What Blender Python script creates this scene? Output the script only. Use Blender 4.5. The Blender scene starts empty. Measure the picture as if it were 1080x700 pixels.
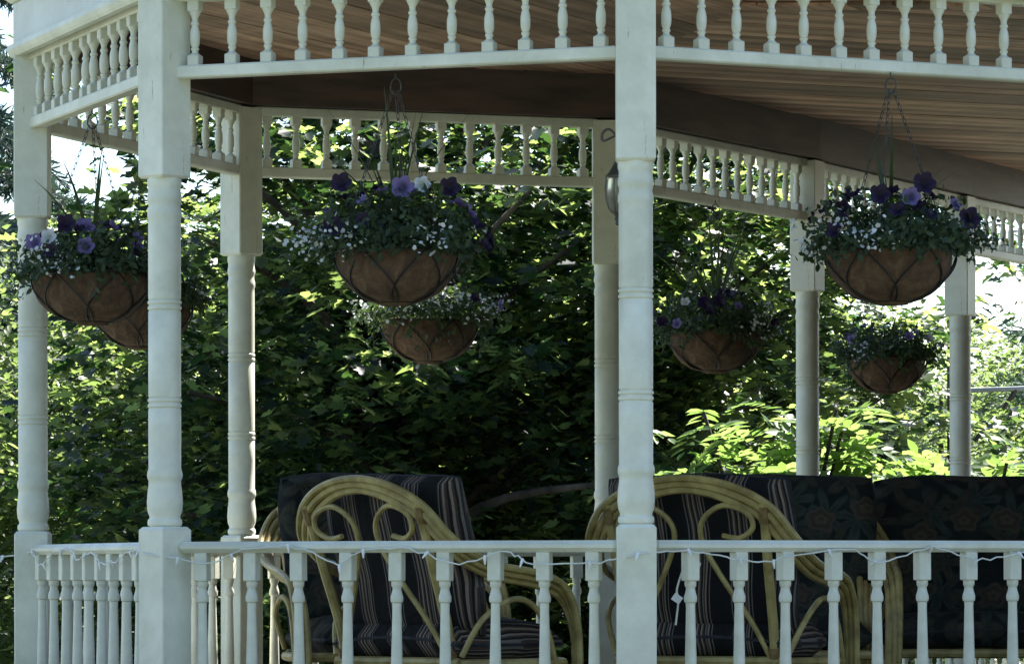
import bpy, math, random
import numpy as np
from mathutils import Vector, Matrix

S = bpy.context.scene
COL = S.collection
R = math.radians
# ------------------------------------------------------------------ camera
EYE = 0.82                       # eye height over the porch deck (deck = z 0)
DN = 14.77                       # metres from the camera to the nearest post
PXM = 298.0                      # photo pixels per metre at that distance
cam_d = bpy.data.cameras.new('camera')
cam = bpy.data.objects.new('camera', cam_d); COL.objects.link(cam)
cam.location = (0, 0, EYE); cam.rotation_euler = (R(90), R(0.08), 0)
cam_d.sensor_width = 36.0; cam_d.lens = 36.0 * PXM * DN / 1080.0
cam_d.shift_y = 250.0 / 1080.0
cam_d.clip_start = 0.5; cam_d.clip_end = 4000
S.camera = cam
# ------------------------------------------------------------------ light
SUN_AZ, SUN_EL = R(40), R(54)    # azimuth to the right of the view direction
w = bpy.data.worlds.new('World'); S.world = w; w.use_nodes = True
wn = w.node_tree.nodes; wl = w.node_tree.links; wn.clear()
sky = wn.new('ShaderNodeTexSky'); sky.sky_type = 'NISHITA'; sky.sun_disc = False
sky.sun_elevation = SUN_EL; sky.sun_rotation = SUN_AZ
sky.air_density = 1.0; sky.dust_density = 0.25; sky.ozone_density = 1.6
bg = wn.new('ShaderNodeBackground'); bg.inputs['Strength'].default_value = 0.078
wo = wn.new('ShaderNodeOutputWorld')
wl.new(sky.outputs[0], bg.inputs['Color']); wl.new(bg.outputs[0], wo.inputs['Surface'])
sd = bpy.data.lights.new('sun', 'SUN'); sd.energy = 5.0; sd.angle = R(0.5); sd.color = (1.0, 0.96, 0.89)
sun = bpy.data.objects.new('sun', sd); COL.objects.link(sun)
to_sun = Vector((math.sin(SUN_AZ)*math.cos(SUN_EL), math.cos(SUN_AZ)*math.cos(SUN_EL), math.sin(SUN_EL)))
sun.rotation_euler = (-to_sun).to_track_quat('-Z', 'Y').to_euler()
S.view_settings.view_transform = 'Standard'; S.view_settings.look = 'None'
S.view_settings.exposure = 1.97; S.view_settings.gamma = 1.0
S.cycles.max_bounces = 8; S.cycles.diffuse_bounces = 4; S.cycles.transmission_bounces = 6; S.cycles.transparent_max_bounces = 8

def at(px, r, py=None):
    """photo pixel + relative nearness -> world point"""
    return Vector(((px-540)/PXM/r, DN/r, EYE + ((600-py)/PXM/r if py is not None else 0)))

# ------------------------------------------------------------------ helpers
def props(o, label=None, cat=None, group=None, kind=None):
    if label: o['label'] = label
    if cat: o['category'] = cat
    if group: o['group'] = group
    if kind: o['kind'] = kind
    return o
def empty(name, loc=(0,0,0), rz=0, label=None, cat=None, group=None):
    o = bpy.data.objects.new(name, None); COL.objects.link(o)
    o.location = loc; o.rotation_euler = (0, 0, rz); o.empty_display_size = .1
    return props(o, label, cat, group)
class MB:
    def __init__(s): s.v = []; s.f = []
    def add(s, v, f):
        n = len(s.v); s.v += [tuple(p) for p in v]; s.f += [tuple(i+n for i in q) for q in f]; return s
    def box(s, c, size, M=None, bev=0.0):
        hx, hy, hz = size[0]/2, size[1]/2, size[2]/2
        if bev <= 0:
            v = [Vector((x*hx, y*hy, z*hz)) for z in (-1,1) for x, y in ((-1,-1),(1,-1),(1,1),(-1,1))]
            f = [(3,2,1,0),(4,5,6,7),(0,1,5,4),(1,2,6,5),(2,3,7,6),(3,0,4,7)]
        else:
            b = bev; v = []
            for z, k in ((-hz, b), (-hz+b, 0), (hz-b, 0), (hz, b)):
                x, y = hx-k, hy-k; c2 = b if k == 0 else b*.6
                v += [Vector(p) for p in ((-x+c2,-y,z),(x-c2,-y,z),(x,-y+c2,z),(x,y-c2,z),(x-c2,y,z),(-x+c2,y,z),(-x,y-c2,z),(-x,-y+c2,z))]
            f = [tuple(range(7,-1,-1)), tuple(range(24,32))]
            for k in range(3):
                for i in range(8):
                    j = (i+1) % 8; f.append((k*8+i, k*8+j, k*8+8+j, k*8+8+i))
        c = Vector(c)
        s.add([((M @ p) if M else p) + c for p in v], f); return s
    def lathe(s, prof, n=16, c=(0,0,0), cap=True, M=None):
        v = []; f = []; c = Vector(c)
        for z, r in prof:
            for i in range(n):
                a = 2*math.pi*i/n; p = Vector((r*math.cos(a), r*math.sin(a), z)); v.append(((M @ p) if M else p)+c)
        for k in range(len(prof)-1):
            for i in range(n):
                j = (i+1) % n; f.append((k*n+i, k*n+j, (k+1)*n+j, (k+1)*n+i))
        if cap: f.append(tuple(range(n-1,-1,-1))); f.append(tuple((len(prof)-1)*n+i for i in range(n)))
        s.add(v, f); return s
    def tube(s, pts, rad, n=8, closed=False):
        pts = [Vector(p) for p in pts]; m = len(pts)
        rr = rad if isinstance(rad, (list, tuple)) else [rad]*m
        v = []; f = []; up = None
        for i, p in enumerate(pts):
            a = pts[(i-1) % m] if (closed or i > 0) else p; b = pts[(i+1) % m] if (closed or i < m-1) else p
            t = (b-a)
            if t.length < 1e-9: t = Vector((0,0,1))
            t.normalize()
            if up is None:
                up = Vector((0,0,1)) if abs(t.z) < .9 else Vector((1,0,0))
            x = t.cross(up)
            if x.length < 1e-6: x = t.cross(Vector((1,.3,0)))
            x.normalize(); y = x.cross(t).normalized(); up = y
            for k in range(n):
                an = 2*math.pi*k/n; v.append(p + x*(rr[i]*math.cos(an)) + y*(rr[i]*math.sin(an)))
        for i in range(m if closed else m-1):
            i2 = (i+1) % m
            for k in range(n):
                k2 = (k+1) % n; f.append((i*n+k, i*n+k2, i2*n+k2, i2*n+k))
        if not closed: f.append(tuple(range(n-1,-1,-1))); f.append(tuple((m-1)*n+k for k in range(n)))
        s.add(v, f); return s
    def mesh(s, name, mat, smooth=False, ang=40):
        me = bpy.data.meshes.new(name); me.from_pydata(s.v, [], s.f); me.update()
        if mat: me.materials.append(mat)
        if smooth:
            me.shade_smooth()
            try: me.set_sharp_from_angle(angle=R(ang))
            except Exception: pass
        return me
    def build(s, name, mat, parent=None, smooth=False, loc=None, ang=40):
        return link(name, s.mesh(name, mat, smooth, ang), parent, loc)
def link(name, me, parent=None, loc=None, rot=None, scale=None):
    o = bpy.data.objects.new(name, me); COL.objects.link(o)
    if parent: o.parent = parent
    if loc is not None: o.location = loc
    if rot is not None: o.rotation_euler = rot
    if scale is not None: o.scale = scale
    return o
def spline(pts, k=6, closed=False):
    P = [Vector(p) for p in pts]; n = len(P); out = []
    for i in range(n if closed else n-1):
        if closed: a, b, c, d = P[i-1], P[i], P[(i+1) % n], P[(i+2) % n]
        else: a, b, c, d = P[max(i-1,0)], P[i], P[i+1], P[min(i+2,n-1)]
        for j in range(k):
            t = j/k
            out.append(.5*((2*b)+(c-a)*t+(2*a-5*b+4*c-d)*t*t+(3*b-a-3*c+d)*t**3))
    if not closed: out.append(P[-1])
    return out
def Rz(a): return Matrix.Rotation(a, 3, 'Z')

# ------------------------------------------------------------------ materials
def newmat(name):
    m = bpy.data.materials.new(name); m.use_nodes = True
    nt = m.node_tree; nt.nodes.clear()
    out = nt.nodes.new('ShaderNodeOutputMaterial'); b = nt.nodes.new('ShaderNodeBsdfPrincipled')
    nt.links.new(b.outputs[0], out.inputs['Surface'])
    return m, nt, b, out
def N(nt, t, **kw):
    n = nt.nodes.new(t)
    for k, v in kw.items():
        if k in n.inputs: n.inputs[k].default_value = v
        else: setattr(n, k, v)
    return n
def ramp(nt, fac, stops, interp='LINEAR'):
    r = nt.nodes.new('ShaderNodeValToRGB'); r.color_ramp.interpolation = interp
    e = r.color_ramp.elements
    while len(e) < len(stops): e.new(0.5)
    for el, (p, c) in zip(e, stops): el.position = p; el.color = (*c, 1) if len(c) == 3 else c
    nt.links.new(fac, r.inputs[0]); return r
def mapped(nt, scale=(1,1,1), coord='Object'):
    tc = nt.nodes.new('ShaderNodeTexCoord'); mp = nt.nodes.new('ShaderNodeMapping')
    mp.inputs['Scale'].default_value = scale; nt.links.new(tc.outputs[coord], mp.inputs[0]); return mp.outputs[0]
def noise(nt, vec, scale, detail=4, rough=.55, dist=0):
    n = nt.nodes.new('ShaderNodeTexNoise'); n.inputs['Scale'].default_value = scale
    n.inputs['Detail'].default_value = detail; n.inputs['Roughness'].default_value = rough; n.inputs['Distortion'].default_value = dist
    if vec: nt.links.new(vec, n.inputs['Vector'])
    return n.outputs[0]
def bump(nt, b, h, strength=.2, dist=.01):
    n = nt.nodes.new('ShaderNodeBump'); n.inputs['Strength'].default_value = strength; n.inputs['Distance'].default_value = dist
    nt.links.new(h, n.inputs['Height']); nt.links.new(n.outputs[0], b.inputs['Normal'])
def simple(name, c1, c2, scale=6, rough=.6, stretch=(1,1,1), bs=.15, spec=.4, coord='Object', detail=5, p=(.35,.65), bd=.005):
    m, nt, b, out = newmat(name); v = mapped(nt, stretch, coord)
    n = noise(nt, v, scale, detail); r = ramp(nt, n, [(p[0], c1), (p[1], c2)])
    nt.links.new(r.outputs[0], b.inputs['Base Color']); b.inputs['Roughness'].default_value = rough
    b.inputs['Specular IOR Level'].default_value = spec
    if bs: bump(nt, b, n, bs, bd)
    return m
def paint_mat(name, base, grime, chip):
    m, nt, b, out = newmat(name); v = mapped(nt)
    n1 = noise(nt, v, 3.5, 6, .65); r1 = ramp(nt, n1, [(.38, grime), (.62, base)])
    vs = mapped(nt, (18, 18, 2.2)); n2 = noise(nt, vs, 2.2, 5, .7)
    r2 = ramp(nt, n2, [(.655, (0,0,0)), (.69, (1,1,1))])
    n3 = noise(nt, v, 1.3, 2); r3 = ramp(nt, n3, [(.46, (0,0,0)), (.60, (1,1,1))])
    mu = N(nt, 'ShaderNodeMath', operation='MULTIPLY'); nt.links.new(r2.outputs[0], mu.inputs[0]); nt.links.new(r3.outputs[0], mu.inputs[1])
    mx = N(nt, 'ShaderNodeMix', data_type='RGBA'); mx.inputs[7].default_value = (*chip, 1)
    nt.links.new(mu.outputs[0], mx.inputs[0]); nt.links.new(r1.outputs[0], mx.inputs[6]); nt.links.new(mx.outputs[2], b.inputs['Base Color'])
    b.inputs['Roughness'].default_value = .42; b.inputs['Specular IOR Level'].default_value = .5
    n4 = noise(nt, mapped(nt, (30,30,5)), 3, 4); bump(nt, b, n4, .12, .002)
    return m
M_paint = paint_mat('white_paint', (.80,.805,.69), (.62,.62,.51), (.32,.27,.19))
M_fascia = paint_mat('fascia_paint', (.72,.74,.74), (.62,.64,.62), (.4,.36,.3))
def wood_mat(name, c1, c2, c3, axis=(1,14,14), sc=1.6):
    m, nt, b, out = newmat(name); v = mapped(nt, axis)
    n = noise(nt, v, sc, 7, .62, .6); r = ramp(nt, n, [(.28, c1), (.5, c2), (.74, c3)])
    oi = nt.nodes.new('ShaderNodeObjectInfo'); hs = nt.nodes.new('ShaderNodeHueSaturation')
    mr = N(nt, 'ShaderNodeMapRange'); mr.inputs[3].default_value = .5; mr.inputs[4].default_value = 1.35
    nt.links.new(oi.outputs['Random'], mr.inputs[0]); nt.links.new(mr.outputs[0], hs.inputs['Value'])
    ge = nt.nodes.new('ShaderNodeNewGeometry'); nb = noise(nt, ge.outputs['Position'], 1.7, 6, .65, .8); rb = ramp(nt, nb, [(.32, (.55,.53,.5)), (.55, (.95,.95,.95)), (.72, (1.3,1.25,1.2))])
    mb = N(nt, 'ShaderNodeMix', data_type='RGBA', blend_type='MULTIPLY'); mb.inputs[0].default_value = 1.0
    nt.links.new(r.outputs[0], mb.inputs[6]); nt.links.new(rb.outputs[0], mb.inputs[7])
    nt.links.new(mb.outputs[2], hs.inputs['Color']); nt.links.new(hs.outputs[0], b.inputs['Base Color'])
    b.inputs['Roughness'].default_value = .55; bump(nt, b, n, .25, .004)
    return m
M_plank = wood_mat('ceiling_wood', (.19,.10,.066), (.55,.335,.225), (.80,.58,.43), (.5,11,11), 1.2)
M_beam = simple('beam_wood', (.046,.032,.027), (.108,.066,.052), 2.5, .5, (1,1,6), .15)
M_deck = simple('deck_wood', (.05,.045,.042), (.10,.09,.082), 5, .7)
M_roof = simple('roof_shingle', (.05,.05,.055), (.11,.10,.10), 9, .9)
M_rattan = simple('rattan', (.28,.21,.07), (.50,.40,.15), 14, .42, (1,1,1), .15, .5)
M_rattan_dark = simple('rattan_binding', (.16,.10,.035), (.3,.2,.08), 30, .5)
M_wire = simple('basket_wire', (.006,.007,.006), (.015,.015,.013), 20, .5)
M_chain = simple('chain_metal', (.03,.03,.03), (.08,.075,.07), 30, .45)
M_soil = simple('soil', (.02,.014,.01), (.05,.035,.025), 30, .95)
M_cord = simple('light_cord', (.62,.64,.60), (.78,.79,.74), 10, .45)
M_bulb = simple('clear_bulb', (.72,.75,.76), (.85,.87,.88), 10, .2)
M_brass = simple('lamp_metal', (.07,.065,.055), (.16,.15,.13), 12, .4)
M_bark = simple('bark', (.035,.028,.022), (.10,.082,.065), 7, .95, (1,1,.25), .6)
M_pipe = simple('weathered_rail', (.25,.26,.26), (.42,.43,.42), 4, .7)
M_ground = simple('grass_ground', (.09,.105,.075), (.145,.15,.115), .8, .95, (1,1,1), .3, .2)
def coir_mat():
    m, nt, b, out = newmat('coir_liner'); v = mapped(nt)
    n = noise(nt, v, 14, 8, .7, 1.2); r = ramp(nt, n, [(.3, (.05,.028,.018)), (.5, (.115,.066,.038)), (.74, (.22,.14,.082))])
    nt.links.new(r.outputs[0], b.inputs['Base Color']); b.inputs['Roughness'].default_value = .95
    n2 = noise(nt, v, 60, 6, .75); bump(nt, b, n2, 1.0, .012); return m
M_coir = coir_mat()
def stripe_mat():
    m, nt, b, out = newmat('striped_fabric')
    tc = nt.nodes.new('ShaderNodeTexCoord'); sp = nt.nodes.new('ShaderNodeSeparateXYZ'); nt.links.new(tc.outputs['UV'], sp.inputs[0])
    n = noise(nt, tc.outputs['Object'], 3, 2)
    ad = N(nt, 'ShaderNodeMath', operation='MULTIPLY_ADD'); ad.inputs[1].default_value = .05; nt.links.new(n, ad.inputs[0]); nt.links.new(sp.outputs[0], ad.inputs[2])
    mu = N(nt, 'ShaderNodeMath', operation='MULTIPLY'); mu.inputs[1].default_value = 4.3; nt.links.new(ad.outputs[0], mu.inputs[0])
    fr = N(nt, 'ShaderNodeMath', operation='FRACT'); nt.links.new(mu.outputs[0], fr.inputs[0])
    dk = (.017,.017,.018); bl = (.014,.014,.014); tn = (.25,.20,.155); gy = (.17,.148,.13); br = (.075,.05,.04)
    st = [(0,dk),(.05,gy),(.078,dk),(.12,br),(.145,tn),(.185,br),(.22,dk),(.26,tn),(.30,br),(.335,dk),(.37,gy),(.395,br),(.43,tn),(.465,dk),(.52,gy),(.545,bl)]
    r = ramp(nt, fr.outputs[0], st, 'CONSTANT'); nt.links.new(r.outputs[0], b.inputs['Base Color'])
    b.inputs['Roughness'].default_value = .9; b.inputs['Specular IOR Level'].default_value = .2
    n2 = noise(nt, tc.outputs['Object'], 7, 6, .6, 1.0); bump(nt, b, n2, .7, .03); return m
M_stripe = stripe_mat()
def floral_mat():
    m, nt, b, out = newmat('floral_fabric')
    tc = nt.nodes.new('ShaderNodeTexCoord'); L = nt.links.new
    base = ramp(nt, noise(nt, tc.outputs['UV'], 7, 5), [(.35, (.010,.013,.014)), (.7, (.022,.028,.025))]); col = base.outputs[0]
    def mth(op, a, b2=None):
        n = N(nt, 'ShaderNodeMath', operation=op)
        for i, q in enumerate((a, b2)):
            if q is None: continue
            if isinstance(q, (int, float)): n.inputs[i].default_value = q
            else: L(q, n.inputs[i])
        return n.outputs[0]
    nz = nt.nodes.new('ShaderNodeTexNoise'); nz.inputs['Scale'].default_value = 5; L(tc.outputs['UV'], nz.inputs['Vector'])
    for rot, sc, lobes, depth, size, c1, c2 in ((.4, 3.1, 3.5, .75, .62, (.024,.034,.030), (.045,.058,.048)), (1.9, 3.6, 2.5, .8, .55, (.030,.032,.025), (.050,.050,.036)), (.9, 3.3, 2.5, .25, .30, (.085,.070,.050), (.045,.036,.028))):
        mp = nt.nodes.new('ShaderNodeMapping'); mp.inputs['Rotation'].default_value = (0, 0, rot); mp.inputs['Location'].default_value = (rot*3.3, rot*1.7, 0)
        mx0 = N(nt, 'ShaderNodeMix', data_type='VECTOR'); mx0.inputs[0].default_value = .07; L(tc.outputs['UV'], mx0.inputs[4]); L(nz.outputs['Color'], mx0.inputs[5])
        L(mx0.outputs[1], mp.inputs[0])
        vo = N(nt, 'ShaderNodeTexVoronoi', voronoi_dimensions='2D'); vo.inputs['Scale'].default_value = sc; vo.inputs['Randomness'].default_value = .8; L(mp.outputs[0], vo.inputs['Vector'])
        su = N(nt, 'ShaderNodeVectorMath', operation='SUBTRACT'); L(mp.outputs[0], su.inputs[0]); L(vo.outputs['Position'], su.inputs[1])
        sp = nt.nodes.new('ShaderNodeSeparateXYZ'); L(su.outputs[0], sp.inputs[0])
        ang = mth('ARCTAN2', sp.outputs[1], sp.outputs[0]); cs = mth('ABSOLUTE', mth('COSINE', mth('MULTIPLY', ang, lobes)))
        rim = mth('MULTIPLY', mth('ADD', mth('MULTIPLY', mth('POWER', cs, 1.6), depth), 1-depth), size)
        q = mth('DIVIDE', vo.outputs['Distance'], rim)
        mk = ramp(nt, q, [(.80, (1,1,1)), (.98, (0,0,0))]); cc = ramp(nt, q, [(0, c2), (.25, c1), (.55, c2), (.9, c1)])
        mx = N(nt, 'ShaderNodeMix', data_type='RGBA'); L(mk.outputs[0], mx.inputs[0]); L(col, mx.inputs[6]); L(cc.outputs[0], mx.inputs[7]); col = mx.outputs[2]
    L(col, b.inputs['Base Color']); b.inputs['Roughness'].default_value = .9; b.inputs['Specular IOR Level'].default_value = .2
    bump(nt, b, noise(nt, tc.outputs['Object'], 7, 6, .6, 1.0), .7, .03); return m
M_floral = floral_mat()
M_piping = simple('dark_piping', (.02,.022,.026), (.045,.045,.05), 20, .8)
def leaf_mat(name, c1, c2, t1, t2, mixf=.45, rough=.5, spec=.35, skew=0.0):
    m, nt, b, out = newmat(name); g = nt.nodes.new('ShaderNodeNewGeometry')
    r = ramp(nt, g.outputs['Random Per Island'], [(0, c1), (1, c2)]); nt.links.new(r.outputs[0], b.inputs['Base Color'])
    b.inputs['Roughness'].default_value = rough; b.inputs['Specular IOR Level'].default_value = spec
    t = nt.nodes.new('ShaderNodeBsdfTranslucent'); r2 = ramp(nt, g.outputs['Random Per Island'], [(skew, t1), (1, t2)]); nt.links.new(r2.outputs[0], t.inputs['Color'])
    mx = nt.nodes.new('ShaderNodeMixShader'); mx.inputs[0].default_value = mixf
    nt.links.new(b.outputs[0], mx.inputs[1]); nt.links.new(t.outputs[0], mx.inputs[2]); nt.links.new(mx.outputs[0], out.inputs['Surface'])
    return m
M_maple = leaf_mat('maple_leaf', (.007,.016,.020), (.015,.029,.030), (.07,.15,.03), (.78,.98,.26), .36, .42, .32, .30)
M_sumac = leaf_mat('shrub_leaf', (.035,.075,.03), (.07,.12,.045), (.22,.42,.06), (.42,.58,.16))
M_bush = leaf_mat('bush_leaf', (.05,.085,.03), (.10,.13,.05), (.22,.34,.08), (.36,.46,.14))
M_needle = leaf_mat('needle', (.025,.05,.04), (.05,.08,.065), (.05,.09,.06), (.08,.13,.08), .25)
M_pine = leaf_mat('pine_needle', (.07,.115,.085), (.11,.16,.12), (.16,.26,.16), (.24,.34,.22), .3)
M_bfol = leaf_mat('basket_leaf', (.022,.042,.020), (.042,.07,.034), (.08,.14,.03), (.13,.2,.05), .3)
M_spike = leaf_mat('spike_leaf', (.035,.06,.025), (.05,.08,.035), (.07,.11,.03), (.1,.14,.04), .3)
M_white = leaf_mat('white_floret', (.62,.66,.66), (.78,.80,.80), (.5,.55,.55), (.65,.68,.68), .35)
M_purple = leaf_mat('purple_petal', (.014,.008,.028), (.028,.014,.055), (.02,.01,.04), (.035,.014,.07), .35)
M_lav = leaf_mat('lavender_petal', (.17,.13,.33), (.24,.19,.40), (.2,.15,.4), (.26,.2,.48), .35)
M_wpet = leaf_mat('white_petal', (.72,.74,.78), (.78,.80,.84), (.5,.52,.58), (.55,.57,.62), .35)
M_hill = simple('hazy_hill_forest', (.05,.09,.085), (.10,.15,.125), .25, .95, (1,1,1), 0, .1, detail=8)  # forest green shifted to blue: distance haze put into the colour

# ------------------------------------------------------------------ the setting
def ground_h(x, y):
    t = min(max((y-33)/60.0, 0), 1); return -.6 + 2.6*t*t*(3-2*t)
gv = []; gf = []
xs = [-2000,-400,-120,-60,-40,-25,-15,-8,0,8,15,25,40,60,120,400,2000]
ys = [-2000,-400,-100,-30,0,8,14,20,26,30,34,38,42,46,50,55,60,66,72,80,90,100,140,260,420,2000]
for y in ys:
    for x in xs: gv.append((x, y, ground_h(x, y)))
for j in range(len(ys)-1):
    for i in range(len(xs)-1):
        a = j*len(xs)+i; gf.append((a, a+1, a+1+len(xs), a+len(xs)))
props(MB().add(gv, gf).build('ground', M_ground, smooth=True), kind='structure')
rng = np.random.default_rng(5)
hv = []; hf = []; nx, ny = 460, 22
for j in range(ny):
    for i in range(nx):
        x = -230 + 460*i/(nx-1); t = j/(ny-1)
        top = 17.5 - .20*x + 1.5*math.sin(x*.03+1) + 1.0*math.sin(x*.11) + .5*math.sin(x*.43+2)
        h = max(top, 7)*math.sin(min(t*1.25, 1)*math.pi/2) + (rng.random()-.5)*1.3*(t > .1)
        hv.append((x + (rng.random()-.5)*2, 270 + 60*t, 1.9 + h))
for j in range(ny-1):
    for i in range(nx-1):
        a = j*nx+i; hf.append((a, a+1, a+1+nx, a+nx))
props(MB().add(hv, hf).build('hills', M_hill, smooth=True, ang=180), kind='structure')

wv = []; wf = []; nx, nz = 60, 8  # unseen bank of woods, added behind the camera to block low sky light
for j in range(nz):
    for i in range(nx):
        x = -75 + 150*i/(nx-1); t = j/(nz-1); h = 9.5 + 2.2*math.sin(x*.21) + 1.5*math.sin(x*.53+1) + rng.random()
        wv.append((x + rng.normal()*.5, -14 - 4*math.sin(t*1.5)**2 + 1.2*math.sin(x*.4+t*5) + rng.normal()*.4, -.9 + h*t))
for j in range(nz-1):
    for i in range(nx-1):
        a = j*nx+i; wf.append((a, a+1, a+1+nx, a+nx))
wv2 = [(x, y-5, z) for x, y, z in wv]; n0 = len(wv)
wf += [tuple(i+n0 for i in q[::-1]) for q in wf] + [((nz-1)*nx+i, (nz-1)*nx+i+1, n0+(nz-1)*nx+i+1, n0+(nz-1)*nx+i) for i in range(nx-1)]
props(MB().add(wv+wv2, wf).build('added_woods', simple('added_woods_green', (.02,.04,.022), (.06,.09,.045), 1.2, .95, bs=.4, bd=.3), smooth=True, ang=180), 'unseen wood mass added behind the viewer to cut light from the horizon', None, None, 'stuff')

# ------------------------------------------------------------------ the gazebo porch
P = {0: at(671,1.0), 1: at(174,.96), 2: at(35,.862), 3: at(255,.77), 4: at(641,.747), 5: at(852,.68), 6: at(1013,.62)}
for k in P: P[k] = Vector((P[k].x, P[k].y, 0))
d67 = (P[6]-P[4]).normalized()
P[7] = P[6] + d67*2.35
PR = P[0] + Vector((1.62, .80, 0))
PR2 = PR + Vector((.75, 1.75, 0))
LINE = [PR, P[0], P[1], P[2], P[3], P[4], P[5], P[6], P[7]]
YAW = [R(45), 0, R(45), 0, R(45), R(1), R(-26), R(-26), R(-26)]
gaz = empty('gazebo_porch', (P[0].x, P[0].y+2, 0), 0, 'white octagonal gazebo porch with turned posts, spindle frieze and brown wood ceiling', 'porch')
def gl(v): return Vector(v) - gaz.location      # world -> gazebo space
Z = lambda dz: EYE + dz
post_prof = [(1.452,.0625),(1.443,.0625),(1.425,.0640),(1.415,.0635),(1.405,.0600),(1.39,.0605),(1.372,.0640),(1.36,.0640),(1.350,.0600),(1.335,.0588),(1.318,.0632),(1.300,.0636),(1.290,.0602),(1.27,.0606)]
def ring(z): return [(z+.012,.0606),(z+.008,.0575),(z+.003,.0625),(z-.005,.0630),(z-.011,.0575),(z-.018,.0625),(z-.026,.0625),(z-.031,.0575),(z-.036,.0606)]
post_prof += ring(.985) + ring(.625) + [(.50,.0608),(.372,.0603),(.362,.0640),(.348,.0660),(.336,.0642),(.328,.0600),(.31,.0606),(.28,.0645),(.245,.0668),(.215,.0642),(.197,.0572),(.190,.0566),(.184,.0628),(.174,.0645),(.164,.0628),(.159,.0570),(.148,.0570)]
pm = MB(); pm.lathe([(Z(z), r) for z, r in reversed(post_prof)], 24)
hs = .070
def sq(z0, z1, c0=None, c1=None):     # square shaft with eased corners and chamfered ends
    lv = []
    for z, k in ((z0, c0 or 0), (z0+(c0 or 0)*1.2, 0), (z1-(c1 or 0)*1.2, 0), (z1, c1 or 0)):
        x = hs-k; e = .004
        lv += [(-x+e,-x,z),(x-e,-x,z),(x,-x+e,z),(x,x-e,z),(x-e,x,z),(-x+e,x,z),(-x,x-e,z),(-x,-x+e,z)]
    f = [tuple(range(7,-1,-1)), tuple(range(24,32))]
    for k in range(3):
        for i in range(8):
            j = (i+1) % 8; f.append((k*8+i, k*8+j, k*8+8+j, k*8+8+i))
    pm.add(lv, f)
sq(-.55, Z(.158), None, .010); sq(Z(1.440), Z(2.118), .007, None)
post_me = pm.mesh('post', M_paint, True, 32)
for i, p in enumerate(LINE):
    link('post', post_me, gaz, gl((p.x, p.y, 0)), (0, 0, YAW[i]))
# railing balusters and frieze spindles
bm_ = MB(); b = .0248
bm_.box((0,0,Z(.010)), (.0496,.0496,.104), bev=.003)
bm_.lathe([(Z(z), r) for z, r in [(-.56,.0205),(-.545,.0212),(-.530,.0212),(-.525,.0160),(-.512,.0165),(-.49,.020),(-.45,.0236),(-.38,.0226),(-.25,.0190),(-.14,.0165),(-.121,.0172),(-.117,.0222),(-.108,.0236),(-.098,.0232),(-.082,.0182),(-.072,.0162),(-.066,.0165),(-.060,.0205),(-.052,.0212),(-.044,.0212),(-.04,.0212)]], 12)
bm_.box((0,0,Z(-.588)), (.0496,.0496,.066), bev=.003)
bal_me = bm_.mesh('baluster', M_paint, True, 35)
sm_ = MB(); z0 = 1.8505
sm_.box((0,0,Z(z0+.018)), (.045,.045,.040), bev=.003); sm_.box((0,0,Z(z0+.218)), (.045,.045,.040), bev=.003)
sm_.lathe([(Z(z0+t), r) for t, r in [(.033,.0225),(.040,.0205),(.046,.0125),(.053,.0112),(.058,.0150),(.063,.0156),(.067,.0118),(.076,.0160),(.085,.0178),(.1,.0186),(.118,.0182),(.130,.0165),(.142,.0130),(.147,.0122),(.151,.0156),(.157,.0158),(.162,.0118),(.170,.0112),(.180,.0140),(.190,.0195),(.196,.0222),(.202,.0222)]], 12)
spi_me = sm_.mesh('spindle', M_paint, True, 35)
def bay(a, b2, first, sp):
    L = (b2-a).length; n = max(2, round((L-2*first)/sp)+1)
    return [first + (L-2*first)*i/(n-1) for i in range(n)]
rnd = random.Random(3)
for i in range(len(LINE)-1):
    a, c = LINE[i], LINE[i+1]; d = (c-a); L = d.length; d.normalize(); ang = math.atan2(d.y, d.x)
    mid = (a+c)/2; M3 = Rz(ang)
    rl = MB(); rl.box((0,0,Z(.082)), (L-.118,.066,.042), M3, .015)
    rl.box((0,0,Z(-.641)), (L-.118,.055,.040), M3, .004)
    ro = rl.build('railing', M_paint, gaz, loc=gl((mid.x, mid.y, 0)))
    ob = .155 if i != 0 else .225
    for t in bay(a, c, ob, .183):
        q = a + d*t - mid
        link('baluster', bal_me, ro, (q.x+rnd.uniform(-.004,.004), q.y, 0), (0, rnd.uniform(-.006,.006), ang + rnd.uniform(-.06,.06)))
    fl = MB(); fl.box((0,0,Z(1.8275)), (L-.118,.060,.047), M3, .006); fl.box((0,0,Z(2.106)), (L-.118,.060,.040), M3, .004)
    fo = fl.build('frieze', M_paint, gaz, loc=gl((mid.x, mid.y, 0)))
    for t in bay(a, c, .125, .139):
        q = a + d*t - mid
        link('spindle', spi_me, fo, (q.x+rnd.uniform(-.004,.004), q.y, 0), (0, 0, ang + rnd.uniform(-.06,.06)))
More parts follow.
